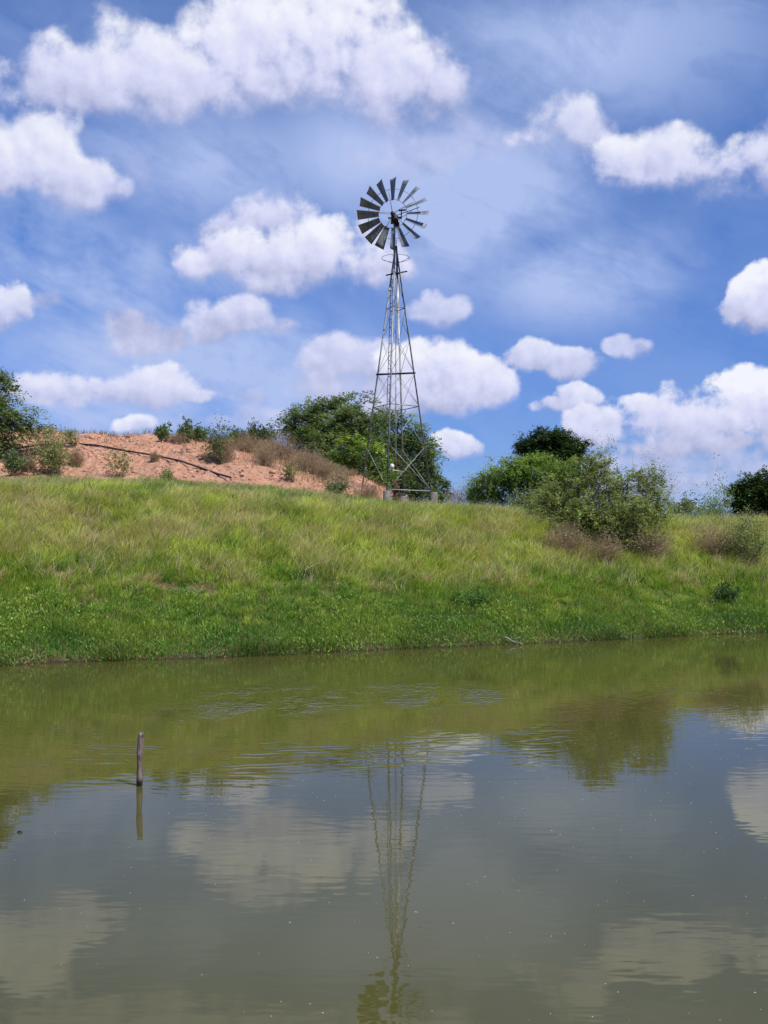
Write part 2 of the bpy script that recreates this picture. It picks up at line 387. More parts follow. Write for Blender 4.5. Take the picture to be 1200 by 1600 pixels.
m, t = mat_new('red_earth'); geo = t.n.new('ShaderNodeNewGeometry'); pos = geo.outputs['Position']
n1 = t.noise(pos, 0.6, 5, 0.6); n2 = t.noise(pos, 2.5, 7, 0.62); n3 = t.noise(pos, 1.9, 4, 0.6, 0.6)
vo = t.n.new('ShaderNodeTexVoronoi'); t.l.new(t.v('ADD', pos, t.scale(t.noise(pos, 3.0, 3, color=True), 0.5)), vo.inputs['Vector']); vo.inputs['Scale'].default_value = 3.4
clod = vo.outputs['Distance']
col = t.ramp(n2, [(0.25, (0.36, 0.165, 0.10)), (0.5, (0.50, 0.26, 0.17)), (0.75, (0.60, 0.35, 0.24))])
col = t.mix(t.m('MULTIPLY', t.rng(n1, 0.45, 0.65), 0.45), col, (0.30, 0.20, 0.12))
col = t.mix(t.m('MULTIPLY', t.rng(n3, 0.60, 0.66), 0.6), col, (0.16, 0.11, 0.06))
hh = t.m('ADD', t.m('MULTIPLY', n2, 0.6), t.m('MULTIPLY', clod, -0.9))
finish(t, principled(t, col, 0.95, 0, bump(t, hh, 1.0, 0.17), 0.15).outputs[0]); M_RED = m
V, Fq = grid(np.concatenate([np.arange(-60, -24, 0.8), np.arange(-24, 3.2, 0.14)]), np.arange(41.2, 78, 0.16), mound)
mo = MB().add(V, Fq).build('earth_mound', M_RED, smooth=True); tag(mo, kind='structure')

# ---------------------------------------------------------------- water
m, t = mat_new('pond_water'); geo = t.n.new('ShaderNodeNewGeometry'); pos = geo.outputs['Position']
X_, Y_, _z = t.sep(pos)[:3]
big = t.noise(t.v('MULTIPLY', pos, (0.25, 0.6, 1)), 1.0, 3, 0.5)
p1 = t.v('MULTIPLY', pos, (1.0, 2.6, 1.0))
r1 = t.noise(p1, 1.2, 1, 0.4); r2 = t.noise(p1, 3.4, 1, 0.4); r3 = t.noise(t.v('MULTIPLY', pos, (1, 1.0, 1)), 8.0, 1, 0.5)
def patch(cx, cy, rx, ry):
    q = t.v('MULTIPLY', t.v('SUBTRACT', pos, (cx, cy, 0)), (1 / rx, 1 / ry, 0)); return t.rng(t.v('LENGTH', q, out=1), 1.0, 0.25, smooth=True)
gate = t.rng(t.noise(t.v('MULTIPLY', pos, (0.9, 0.55, 1)), 1.3, 4, 0.65), 0.46, 0.62)
pa = t.m('MULTIPLY', gate, patch(-2.6, 19.8, 2.6, 3.4)); pb = t.m('MULTIPLY', gate, patch(0.8, 20.6, 2.6, 2.8))
# rings spreading from the disturbed patch
dist = t.v('LENGTH', t.v('SUBTRACT', pos, (-2.2, 22.5, 0)), out=1)
ring = t.m('SINE', t.m('MULTIPLY', t.m('ADD', dist, t.m('MULTIPLY', r1, 0.9)), 17.0))
ringm = t.m('MULTIPLY', t.m('MULTIPLY', t.rng(dist, 6.2, 7.6), t.rng(dist, 10.5, 8.3)), t.rng(t.noise(pos, 0.9, 2), 0.42, 0.6))
ringm2 = t.m('MULTIPLY', t.rng(dist, 7.0, 3.0), 0.22)
h = t.m('ADD', t.m('MULTIPLY', r1, 0.0012), t.m('MULTIPLY', r2, 0.0008))
h = t.m('ADD', h, t.m('MULTIPLY', t.m('MULTIPLY', ring, t.m('ADD', ringm, ringm2)), 0.0012))
h = t.m('ADD', h, t.m('MULTIPLY', t.m('MULTIPLY', r3, t.m('ADD', t.m('MULTIPLY', pa, 1.0), t.m('MULTIPLY', pb, 0.8))), 0.036))
WN = bump(t, h, 1.0, 1.0)
wcol = t.mix(t.rng(t.noise(pos, 0.16, 4, 0.6), 0.35, 0.7), (0.073, 0.070, 0.016), (0.080, 0.074, 0.022))
p = principled(t, wcol, 0.02, 0, WN); p.inputs['IOR'].default_value = 1.333
finish(t, p.outputs[0]); M_WATER = m
w = MB().add([(-300, 3.0, 0), (300, 3.0, 0), (300, 70, 0), (-300, 70, 0)], [[0, 1, 2, 3]]).build('pond_water', M_WATER); tag(w, kind='structure')

# ---------------------------------------------------------------- grass
def blades(n_pts, H, Wd, lean, C0, C1, P0, az=None, seed=0):
    """P0 (n,3) roots; H heights; lean (n,2) tip offset; returns verts, quads, colours"""
    n = len(P0); a = R.random(n) * math.pi if az is None else az
    s = np.stack([np.cos(a), np.sin(a), np.zeros(n)], 1)
    L = np.concatenate([lean, np.zeros((n, 1))], 1)
    up = np.array([0, 0, 1.])
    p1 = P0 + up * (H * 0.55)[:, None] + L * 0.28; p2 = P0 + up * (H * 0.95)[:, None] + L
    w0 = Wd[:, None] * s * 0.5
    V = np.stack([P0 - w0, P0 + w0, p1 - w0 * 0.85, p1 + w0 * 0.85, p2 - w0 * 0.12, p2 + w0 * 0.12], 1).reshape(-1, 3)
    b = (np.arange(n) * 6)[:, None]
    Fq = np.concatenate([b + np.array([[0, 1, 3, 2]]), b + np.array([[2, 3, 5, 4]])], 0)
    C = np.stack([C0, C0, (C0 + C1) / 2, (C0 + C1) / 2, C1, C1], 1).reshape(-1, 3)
    return V, Fq, C
def bank_points(n, tlo, thi, xpad=1.5):
    Y = R.uniform(24, 53, n * 2); X = R.uniform(-1, 1, n * 2) * (Y * 0.39 + xpad)
    tt = (Y - shore(X)) / (crest(X) - shore(X)); k = (tt > tlo) & (tt < thi); return X[k][:n], Y[k][:n], tt[k][:n]
def lerp(a, b, f): return np.asarray(a) * (1 - f)[:, None] + np.asarray(b) * f[:, None]
X, Y, tt = bank_points(380000, 0.012, 2.2)
onm = (Y > 42) & (mound(X, Y) > ground(X, Y) + 0.25) & (R.random(len(X)) > 0.02)
bare = fbm(X * 0.55 + 40, Y * 0.9 + 12, 4, 6) * 0.82
for (ax, ay, rx_, ry_) in [(140,818,1.6,.5),(185,822,1.0,.4),(460,826,1.0,.4),(300,925,1.3,.5),(235,915,.7,.4),(620,800,.8,.4),(480,908,.8,.4),(640,835,.9,.4),(90,900,.8,.4)]:
    q_ = hit(ax, ay); bare = np.maximum(bare, 1.0 * np.exp(-(((X - q_[0]) / rx_) ** 2 + ((Y - q_[1]) / ry_) ** 2)) + (bare - 0.45) * 0.5)
keep = ~onm & (R.random(len(X)) < np.clip((0.74 - bare) * 9, 0.15, 1)) & ((tt < 1.25) | (R.random(len(X)) < 0.45))
keep &= R.random(len(X)) < np.clip(0.6 + tt * 1.6, 0, 1)
X, Y, tt, bare = X[keep], Y[keep], tt[keep], bare[keep]
clump = fbm(X * 1.5, Y * 1.5, 3, 1); low = fbm(X * 0.35, Y * 0.5, 3, 2); cl2 = fbm(X * 0.8 + 9, Y * 1.1, 3, 4)
n = len(X); r = R.random(n)
Hh = (0.14 + 0.28 * sm(tt, 0.15, 0.55)) * (0.5 + 1.0 * clump) * R.uniform(0.6, 1.25, n) * np.where(tt > 1.0, 0.75, 1)
strawf = sm(cl2, 0.45, 0.72) * sm(tt, 0.28, 0.6)
isst = R.random(n) < (0.07 + 0.42 * strawf)
g0 = lerp((0.10, 0.19, 0.03), (0.33, 0.39, 0.05), sm(tt, 0.12, 0.5)); g1 = lerp((0.20, 0.43, 0.04), (0.56, 0.62, 0.12), sm(tt, 0.15, 0.55))
fine = (0.72 + 0.56 * vnoise(X * 4.5, Y * 4.5, 7))[:, None]; g0 = g0 * fine; g1 = g1 * fine
yel = (sm(low, 0.42, 0.62) * np.exp(-((tt - 0.33) / 0.13) ** 2))
g1 = lerp(g1, np.array([0.32, 0.46, 0.035])[None].repeat(n, 0), np.clip(yel, 0, 1)); g0 = lerp(g0, np.array([0.11, 0.21, 0.02])[None].repeat(n, 0), np.clip(yel, 0, 1))
top_green = sm(tt, 1.05, 1.2); g0 = lerp(g0, np.array([0.075, 0.15, 0.03])[None].repeat(n, 0), top_green); g1 = lerp(g1, np.array([0.15, 0.26, 0.055])[None].repeat(n, 0), top_green)
s0 = np.array([0.32, 0.28, 0.10]); s1 = np.array([0.66, 0.59, 0.28])
c0 = np.where(isst[:, None], s0, g0) * R.uniform(0.7, 1.25, n)[:, None]; c1 = np.where(isst[:, None], s1, g1) * R.uniform(0.75, 1.25, n)[:, None]
bf = sm(bare, 0.56, 0.68); c0 = lerp(c0, np.array([0.11, 0.07, 0.04])[None].repeat(n, 0), bf * 0.7); c1 = lerp(c1, np.array([0.30, 0.21, 0.12])[None].repeat(n, 0), bf * 0.6)
Hh *= 1 - 0.45 * bf
Hh = np.where(isst, Hh * 1.15, Hh)
wa = 0.1 + (vnoise(X * 1.6, Y * 1.6, 3) - 0.5) * 5.0 + R.normal(0, 1.0, n)
ll = Hh * R.uniform(0.1, 1.0, n) * (0.35 + 0.5 * sm(tt, 0.1, 0.5))
lean = np.stack([np.cos(wa) * ll, np.sin(wa) * ll], 1)
P0 = np.stack([X, Y, ground(X, Y) - 0.02], 1)
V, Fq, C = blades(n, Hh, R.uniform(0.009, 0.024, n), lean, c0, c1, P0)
gr = MB().add(V, Fq, C).build('bank_grass', M_GRASS)
tag(gr, 'long green and straw coloured grass covering the far bank of the pond', 'grass', kind='stuff')
# short fresh grass filling the strip above the water
X, Y, tt = bank_points(330000, -0.01, 0.45); k = R.random(len(X)) < np.clip(1.15 - tt * 3.2 + (vnoise(X * 0.5, Y * 0.7, 2) - 0.5) * 0.9, 0, 1); X, Y, tt = X[k], Y[k], tt[k]; n = len(X)
Hh = R.uniform(0.12, 0.34, n) * (0.55 + 0.8 * vnoise(X * 1.8, Y * 1.8, 1)) * sm(tt, -0.06, 0.1); wa = R.normal(0, 1.8, n); ll = Hh * R.uniform(0.1, 0.8, n)
mixv = sm(vnoise(X * 0.7 + 3, Y * 1.2, 6) * 0.7 + tt * 1.1 + R.normal(0, 0.1, n), 0.25, 0.8)
c1 = lerp((0.13, 0.27, 0.05), (0.36, 0.47, 0.08), mixv) * R.uniform(0.75, 1.2, n)[:, None]
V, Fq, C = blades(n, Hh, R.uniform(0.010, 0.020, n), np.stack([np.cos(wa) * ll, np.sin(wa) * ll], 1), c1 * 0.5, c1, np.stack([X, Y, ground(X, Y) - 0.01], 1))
o = MB().add(V, Fq, C).build('fresh_grass', M_GRASS); tag(o, 'short fresh green grass in the strip just above the waterline', 'grass', kind='stuff')
# tussocks: blades fanning out of one root, each tussock with its own size and colour
X, Y, tt = bank_points(4200, 0.10, 1.9); k = ~((Y > 42) & (mound(X, Y) > ground(X, Y) + 0.2)); X, Y, tt = X[k], Y[k], tt[k]; nT = len(X); nb = 60
size = R.uniform(0.25, 0.62, nT) * (0.55 + 0.45 * sm(tt, 0.2, 0.5)); kind = vnoise(X * 0.8 + 9, Y * 1.3, 4) + R.normal(0, 0.17, nT)
hue0 = np.where((kind < 0.42)[:, None], (0.09, 0.20, 0.03), np.where((kind < 0.66)[:, None], (0.30, 0.37, 0.05), (0.38, 0.32, 0.13)))
hue1 = np.where((kind < 0.42)[:, None], (0.20, 0.38, 0.05), np.where((kind < 0.66)[:, None], (0.58, 0.66, 0.13), (0.70, 0.61, 0.33))) * R.uniform(0.8, 1.15, nT)[:, None]
dk = (tt < 0.3)[:, None]; hue1 = np.where(dk & (kind > 0.66)[:, None], np.array((0.30, 0.45, 0.06)), hue1); hue0 = np.where(dk & (kind > 0.66)[:, None], np.array((0.12, 0.24, 0.03)), hue0)
ii = np.repeat(np.arange(nT), nb); n = len(ii); sz_ = size[ii] * R.uniform(0.5, 1.15, n); an = R.random(n) * 2 * math.pi; ou = R.random(n) ** 0.7
ll = sz_ * (0.15 + 0.95 * ou); bx = X[ii] + np.cos(an) * 0.10 * ou; by = Y[ii] + np.sin(an) * 0.10 * ou
lean = np.stack([np.cos(an) * ll + sz_ * 0.22, np.sin(an) * ll], 1); Hh = sz_ * (1.0 - 0.55 * ou * ou)
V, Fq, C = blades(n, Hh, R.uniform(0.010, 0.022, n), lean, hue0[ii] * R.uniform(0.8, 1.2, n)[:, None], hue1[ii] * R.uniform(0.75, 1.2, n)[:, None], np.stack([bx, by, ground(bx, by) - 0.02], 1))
o = MB().add(V, Fq, C).build('grass_tussocks', M_GRASS); tag(o, 'uneven tussocks of arching grass dotted over the far bank', 'grass', kind='stuff')
# tall arching straw stalks
X, Y, tt = bank_points(34000, 0.30, 1.12); k = R.random(len(X)) < sm(fbm(X * 0.8 + 9, Y * 1.1, 3, 4), 0.40, 0.62); X, Y = X[k], Y[k]; n = len(X)
Hh = R.uniform(0.4, 0.8, n); wa = 0.1 + R.normal(0, 1.3, n); ll = Hh * R.uniform(0.3, 1.4, n)
c = np.array([0.66, 0.57, 0.33])[None] * R.uniform(0.7, 1.2, n)[:, None]
V, Fq, C = blades(n, Hh, np.full(n, 0.012), np.stack([np.cos(wa) * ll, np.sin(wa) * ll], 1), c * 0.7, c, np.stack([X, Y, ground(X, Y)], 1))
o = MB().add(V, Fq, C).build('straw_grass', M_GRASS); tag(o, 'thin dry straw stalks arching over the green bank grass', 'grass', kind='stuff')

def leaf_quads(Pc, U, Wv, ln, wd):
    """diamond leaves: centre, length axis, width axis"""
    V = np.stack([Pc - U * ln[:, None] / 2, Pc + Wv * wd[:, None] / 2, Pc + U * ln[:, None] / 2, Pc - Wv * wd[:, None] / 2], 1).reshape(-1, 3)
    return V, np.arange(len(Pc) * 4).reshape(-1, 4)
def rnd_dirs(n, flat=1.0):
    v = R.normal(size=(n, 3)); v[:, 2] *= flat; return v / np.linalg.norm(v, axis=1)[:, None]
# low leafy weeds in a belt along the water
X, Y, tt = bank_points(210000, -0.012, 0.62)
d_ = fbm(X * 0.7 + 31, Y * 0.9, 4, 0)
k = R.random(len(X)) < np.clip(1.0 - tt * 4.2 + (d_ - 0.5) * 3.0, 0, 1); X, Y, tt, d_ = X[k], Y[k], tt[k], d_[k]; n = len(X)
big_ = sm(vnoise(X * 1.3 + 50, Y * 1.3, 5), 0.5, 0.8)
hgt = (0.14 + 0.24 * sm(tt, 0.0, 0.2) * (0.3 + 1.1 * vnoise(X * 1.7, Y * 1.7, 2) + 0.6 * big_)) * R.random(n) ** 0.6
P = np.stack([X, Y, ground(X, Y) + hgt], 1); U = rnd_dirs(n, 0.6); Wv = np.cross(U, rnd_dirs(n)); Wv /= np.linalg.norm(Wv, axis=1)[:, None]
U[:, 2] = np.abs(U[:, 2]) + 0.5; U /= np.linalg.norm(U, axis=1)[:, None]; Wv = np.cross(U, rnd_dirs(n)); Wv /= np.linalg.norm(Wv, axis=1)[:, None]
ln = R.uniform(0.05, 0.14, n); V, Fq = leaf_quads(P, U, Wv, ln, ln * R.uniform(0.12, 0.3, n))
cc = lerp((0.10, 0.23, 0.045), (0.27, 0.40, 0.06), sm(vnoise(X * 0.6, Y * 0.8, 6) + R.normal(0, .15, n), 0.3, 0.75)) * R.uniform(0.65, 1.35, n)[:, None]
br = R.random(n) < 0.025 + 0.12 * (tt < 0.03); cc[br] = np.array([0.20, 0.14, 0.07])
o = MB().add(V, Fq, np.repeat(cc, 4, 0)).build('waterside_weeds', M_WEED); tag(o, 'dense green low weeds along the muddy waterline', 'weeds', kind='stuff')

n = 9000; X = R.uniform(-14, 18, n); off = R.uniform(-0.10, 0.35, n); Y = shore(X) + off; k = R.random(n) < sm(vnoise(X * 1.1, X * 0 + 2, 2), 0.35, 0.7); X, Y = X[k], Y[k]; n = len(X)
Hh = R.uniform(0.12, 0.42, n) * (0.5 + vnoise(X * 2.3, X * 0, 4)); wa = -math.pi / 2 + R.normal(0, 1.0, n); ll = Hh * R.uniform(0.2, 1.1, n)
c = np.array([(0.10, 0.22, 0.03), (0.17, 0.33, 0.045), (0.26, 0.36, 0.08), (0.36, 0.28, 0.15)])[R.integers(4, size=n)] * R.uniform(0.7, 1.2, n)[:, None]
V, Fq, C = blades(n, Hh, R.uniform(0.012, 0.024, n), np.stack([np.cos(wa) * ll, np.sin(wa) * ll], 1), c * 0.6, c, np.stack([X, Y, np.maximum(ground(X, Y), -0.02)], 1))
o = MB().add(V, Fq, C).build('shore_grass', M_GRASS); tag(o, 'ragged grass hanging over the muddy edge of the pond', 'grass', kind='stuff')

# ---------------------------------------------------------------- foliage builders
def foliage(lobes, nclus, nspray, nleaf, slen, leaf, lw, pal, droop=0.5, shell=0.5, flat=0.55, cvar=0.25, bottom=None):
    """leaf sprays spread through a crown made of ellipsoid lobes (cx,cy,cz,rx,ry,rz)"""
    L = np.array(lobes, float); wt = (L[:, 3] * L[:, 4] * L[:, 5]) ** 0.75; idx = R.choice(len(L), nclus, p=wt / wt.sum())
    d = rnd_dirs(nclus); rr = shell + (1 - shell) * R.random(nclus) ** 0.7
    rr *= 1 + 0.16 * R.normal(size=nclus)
    Cc = L[idx, :3] + d * L[idx, 3:6] * rr[:, None]
    if bottom is not None: Cc[:, 2] = np.maximum(Cc[:, 2], bottom + R.random(nclus) * 0.3)
    ctr = (L[:, :3] * wt[:, None]).sum(0) / wt.sum()
    outd = Cc - ctr; outd /= np.linalg.norm(outd, axis=1)[:, None] + 1e-6
    cidx = np.repeat(np.arange(nclus), nspray); ns = len(cidx)
    sd = rnd_dirs(ns, flat) + outd[cidx] * 0.7; sd /= np.linalg.norm(sd, axis=1)[:, None]
    sl = slen * R.uniform(0.5, 1.25, ns)
    k = np.tile(np.arange(nleaf), ns); sidx = np.repeat(np.arange(ns), nleaf); tpar = (k + R.random(len(k))) / nleaf
    base = Cc[cidx]
    P = base[sidx] + sd[sidx] * (sl[sidx] * tpar)[:, None]; P[:, 2] -= droop * sl[sidx] * tpar ** 2
    P += R.normal(0, leaf * 0.3, P.shape)
    side = np.cross(sd[sidx], np.array([0, 0, 1.])); side /= np.linalg.norm(side, axis=1)[:, None] + 1e-6
    sg = np.where(k % 2 == 0, 1, -1)[:, None]
    U = side * sg * 0.8 + sd[sidx] * 0.6 + rnd_dirs(len(k)) * 0.45; U[:, 2] -= 0.15; U /= np.linalg.norm(U, axis=1)[:, None]
    Wv = np.cross(U, rnd_dirs(len(k)) * 0.6 + np.array([0, 0, 0.9])); Wv = np.cross(U, np.cross(Wv, U)); Wv /= np.linalg.norm(Wv, axis=1)[:, None] + 1e-6
    ln = leaf * R.uniform(0.6, 1.35, len(k)); V, Fq = leaf_quads(P, U, Wv, ln, ln * lw)
    pal = np.array(pal); cm = R.random(nclus); cb = 1 + cvar * R.normal(size=nclus)
    f = np.clip(cm[cidx][sidx] * 0.75 + R.random(len(k)) * 0.4 - 0.07, 0, 0.999) * (len(pal) - 1)
    i0 = f.astype(int); col = pal[i0] + (pal[np.minimum(i0 + 1, len(pal) - 1)] - pal[i0]) * (f - i0)[:, None]
    col = col * np.clip(cb[cidx][sidx], 0.5, 1.6)[:, None] * R.uniform(0.75, 1.25, len(k))[:, None]
    return V, Fq, np.repeat(np.clip(col, 0.005, 1), 4, 0), Cc
def limb(mb, a, b, r0, r1, sag=0.2, n=7, wob=0.06, sides=5):
    a = np.asarray(a, float); b = np.asarray(b, float); t_ = np.linspace(0, 1, n)[:, None]; L = np.linalg.norm(b - a)
    mid = (a + b) / 2 + np.array([R.normal() * wob * L, R.normal() * wob * L, sag * L])
    P = a * (1 - t_) ** 2 + 2 * mid * t_ * (1 - t_) + b * t_ ** 2
    P[1:-1] += R.normal(0, wob * 0.25 * L / n * 2, (n - 2, 3))
    mb.tube(P, r0 + (r1 - r0) * t_[:, 0] ** 0.8, sides, cap=False); return P
def tree(name, base, lobes, label, cat, pal, nclus=260, nspray=9, nleaf=9, slen=0.9, leaf=0.22, lw=0.3, r0=0.25, nl=7, group=None, droop=0.5, shell=0.45, extra=1, flat=0.55, forkh=0.25, cvar=0.25):
    base = np.asarray(base, float); root = empty(name, base); tag(root, label, cat, group)
    V, Fq, C, Cc = foliage(lobes, nclus, nspray, nleaf, slen, leaf, lw, pal, droop, shell, flat, cvar, bottom=base[2] + 0.1)
    mb = MB(); H = Cc[:, 2].max() - base[2]
    ctr = Cc.mean(0); fork = base + (ctr - base) * forkh * np.array([1, 1, 1.2])
    limb(mb, base - np.array([0, 0, 0.4]), fork, r0, r0 * 0.8, 0.0, 6, 0.04, 8)
    far = Cc[R.permutation(nclus)]; mains = []
    for i in range(nl):
        tg = far[i] * 0.75 + ctr * 0.25; mains.append(limb(mb, fork + R.normal(0, r0 * .3, 3), tg, r0 * 0.6, r0 * 0.16, 0.10, 9, 0.08, 6))
    for i in range(nl, min(nclus, nl + int(nl * 6 * extra))):
        P = mains[R.integers(nl)]; best = min(mains, key=lambda Q: np.min(np.linalg.norm(Q[2:] - far[i], axis=1))); q = best[2:][np.argmin(np.linalg.norm(best[2:] - far[i], axis=1))]
        limb(mb, q, far[i], r0 * 0.16, r0 * 0.04, 0.06, 6, 0.1, 4)
    mb.build('trunk', M_BARK, root, True).location = (0, 0, 0)
    MB().add(V, Fq, C).build('crown', M_LEAF, root)
    for ch in root.children: ch.matrix_parent_inverse = Matrix.Translation(-Vector(base))
    return root
def bush(name, base, lobes, label, cat, pal, nclus=120, nspray=7, nleaf=8, slen=0.35, leaf=0.09, lw=0.45, nstem=30, rs=0.018, group=None, droop=0.15, shell=0.3, flat=0.9, twig=M_BARK, spread=0.3, cvar=0.25):
    base = np.asarray(base, float); root = empty(name, base); tag(root, label, cat, group)
    V, Fq, C, Cc = foliage(lobes, nclus, nspray, nleaf, slen, leaf, lw, pal, droop, shell, flat, cvar, bottom=base[2] - 0.4 if spread > 0.4 else base[2])
    mb = MB(); far = Cc[R.permutation(nclus)][:nstem]
    for q in far:
        b = base + np.array([R.normal() * spread, R.normal() * spread * 0.6, 0]); b[2] = float(surf(b[0], b[1])) - 0.05
        P = limb(mb, b, q, rs, rs * 0.35, 0.05, 7, 0.08, 4)
        for _ in range(3):
            s = P[R.integers(3, 7)]; limb(mb, s, s + rnd_dirs(1)[0] * slen * 1.6 + np.array([0, 0, slen * 0.8]), rs * 0.4, rs * 0.15, 0.0, 4, 0.1, 4)
    mb.build('stems', twig, root, True)
    MB().add(V, Fq, C).build('foliage', M_LEAF, root)
    for ch in root.children: ch.matrix_parent_inverse = Matrix.Translation(-Vector(base))
    return root
def lobes_px(lst, d):
    """lobe list in picture units at depth d: x, y, half width, half height (px), depth offset m"""
    s = d / F; o = []
    for (x, y, rx, ry, dd) in lst:
        c = px(x, y, d + dd); o.append((c[0], c[1], c[2], rx * s, rx * s * 0.9, ry * s))
    return o
ACACIA = [(0.08, 0.135, 0.05), (0.125, 0.19, 0.07), (0.18, 0.245, 0.10), (0.25, 0.31, 0.14)]
DARKG = [(0.022, 0.050, 0.016), (0.038, 0.075, 0.022), (0.06, 0.105, 0.032)]
BRIGHT = [(0.13, 0.21, 0.045), (0.20, 0.30, 0.065), (0.30, 0.40, 0.11)]
OLIVE = [(0.16, 0.20, 0.06), (0.23, 0.275, 0.09), (0.33, 0.37, 0.145)]
CRESTG = [(0.08, 0.13, 0.045), (0.13, 0.19, 0.06), (0.20, 0.26, 0.09)]
DRY = [(0.19, 0.125, 0.07), (0.32, 0.225, 0.12), (0.48, 0.37, 0.22)]

# --- trees
b = px(560, 770, 88)
tree('acacia_tree', (b[0], b[1], 6.5), lobes_px([(475,665,36,36,0),(520,655,48,36,1),(560,665,50,45,-1),(600,690,48,48,0),(640,705,42,48,0),(545,710,70,48,-2),(620,740,55,40,-1),(650,745,30,36,0),(490,700,36,34,0)], 88),
     'big feathery acacia tree with wide crown rising behind the windmill tower', 'tree', ACACIA, 760, 10, 11, 1.5, 0.34, 0.30, 0.34, 11, shell=0.4)
b = px(5, 740, 49)
tree('acacia_tree', (b[0] - 1.0, b[1], float(surf(b[0] - 1.0, b[1]))), lobes_px([(-60,600,60,40,0),(-12,620,42,34,0),(-34,668,66,40,0),(22,650,32,16,-0.5),(-24,705,26,34,-.6),(-90,660,60,60,0),(-14,585,24,24,0),(52,666,24,6,0)], 49),
     'feathery acacia tree at the left edge beside the red earth mound', 'tree', ACACIA, 420, 9, 11, 1.0, 0.21, 0.28, 0.22, 9, shell=0.4)
b = px(685, 790, 105)
tree('small_tree', (b[0], b[1], 5.5), lobes_px([(685,765,20,20,0),(676,750,10,10,0),(694,758,10,10,0)], 105), 'small dark blue-green tree just right of the windmill footing', 'tree', DARKG, 60, 8, 9, 0.9, 0.28, 0.35, 0.14, 5)
b = px(862, 790, 115)
tree('dome_tree', (b[0], b[1], 5.5), lobes_px([(860,692,42,19,0),(834,702,26,14,0),(890,702,24,16,0),(862,712,42,14,0)], 115), 'dark dome-crowned tree standing above the light green bushes', 'tree', DARKG, 480, 9, 10, 1.1, 0.34, 0.36, 0.3, 8, droop=0.2, shell=0.35, forkh=0.5)
b = px(1195, 800, 80)
tree('dome_tree', (b[0], b[1], 5.0), lobes_px([(1190,775,42,30,0),(1165,765,20,16,0),(1215,765,40,30,0),(1175,790,26,18,0)], 80), 'dark tree at the right edge of the bank', 'tree', DARKG, 380, 9, 10, 0.9, 0.26, 0.36, 0.24, 8, droop=0.3)

# --- bushes along the crest and slope
def on(x, y, **k): return hit(x, y, **k)
bush('leafy_shrub', (px(560, 760, 70)[0], 70, 6.2), lobes_px([(560,715,42,28,0),(530,735,30,24,0),(590,745,30,24,0),(555,690,22,18,0)], 70), 'light green broad-leaved shrub in front of the big acacia', 'shrub', BRIGHT, 170, 7, 7, 0.7, 0.22, 0.6, 26, 0.03)
bush('rounded_bush', (px(800, 790, 54)[0], 54, 4.9), lobes_px([(800,742,44,28,0),(775,758,36,24,0),(838,742,44,26,0),(752,774,22,14,0),(850,770,40,22,0),(828,724,28,12,0),(892,745,36,26,0),(870,735,26,16,1)], 54), 'rounded yellow-green bush below the dome-crowned tree', 'bush', BRIGHT, 680, 8, 9, 0.55, 0.13, 0.42, 50, 0.025, spread=0.9)
bush('spreading_bush', (px(950, 858, 40)[0], 40, float(ground(px(950, 858, 40)[0], 40))), lobes_px([(930,765,52,40,1),(985,775,56,42,1),(895,795,48,34,.5),(960,812,78,40,-.5),(1022,800,34,40,.5),(930,728,30,20,1),(880,770,34,28,1),(1010,752,28,24,1),(900,825,50,30,-.3),(985,838,58,28,-.6),(865,790,34,26,.3),(860,815,30,22,0)], 40.5),
     'large olive green bush sprawling over the bank with bare twigs', 'bush', OLIVE, 1150, 8, 8, 0.46, 0.095, 0.5, 110, 0.014, spread=0.9, cvar=0.3)
def twiggy(name, x, y, w_, h_, label, n=110, leafn=60, pal=DRY, mat=M_TWIG, group=None, depth=0.5, leaf=0.06, rad=0.007, cat='shrub', lean=0.0):
    """bare branching stems fanning from one root, with a few leaves; x,y foot in the picture; w_,h_ px"""
    b = on(x, y); s = b[1] / F; root = empty(name, b); tag(root, label, cat, group)
    mb = MB(); tips = []
    W, H = w_ * s / 2, h_ * s
    for i in range(n):
        a = R.random() * 2 * math.pi; rr = math.sqrt(R.random())
        q = np.array([math.cos(a) * W * rr + lean * H, math.sin(a) * W * rr * depth * 2, H * (1.0 - 0.45 * rr * rr) * R.uniform(0.5, 1.05)])
        st = np.array([R.normal() * W * 0.35, R.normal() * W * 0.2, -0.05])
        P = limb(mb, st, q, rad, rad * 0.4, -0.03, 6, 0.10, 4); tips += [P[-1], P[-2], P[3]]
        for _ in range(2):
            s0 = P[R.integers(2, 6)]; e = s0 + rnd_dirs(1)[0] * H * 0.25 + np.array([0, 0, H * 0.08]); e[2] = max(e[2], 0.02); limb(mb, s0, e, rad * 0.5, rad * 0.25, 0, 4, 0.1, 4); tips.append(e)
    mb.build('stems', mat, root, True)
    if leafn:
        tips = np.array(tips); c = tips[R.integers(len(tips), size=leafn * 12)] + R.normal(0, H * 0.05, (leafn * 12, 3)); m_ = len(c)
        U = rnd_dirs(m_); Wv = np.cross(U, rnd_dirs(m_)); Wv /= np.linalg.norm(Wv, axis=1)[:, None]
        ln = leaf * R.uniform(0.6, 1.4, m_); V, Fq = leaf_quads(c, U, Wv, ln, ln * 0.4); pal = np.array(pal)
        col = pal[R.integers(len(pal), size=m_)] * R.uniform(0.7, 1.3, m_)[:, None]
        MB().add(V, Fq, np.repeat(col, 4, 0)).build('foliage', M_LEAF, root)
    return root
twiggy('dry_shrub', 1005, 874, 96, 58, 'dark brown dead brushwood under the right side of the large olive bush', 260, 120, DRY, M_TWIG, rad=0.009)
twiggy('dry_shrub', 885, 864, 84, 48, 'grey brown dead brushwood under the left side of the large olive bush', 200, 140, DRY)
twiggy('dry_shrub', 945, 882, 66, 50, 'straw coloured brushwood below the middle of the large olive bush', 160, 160, DRY)
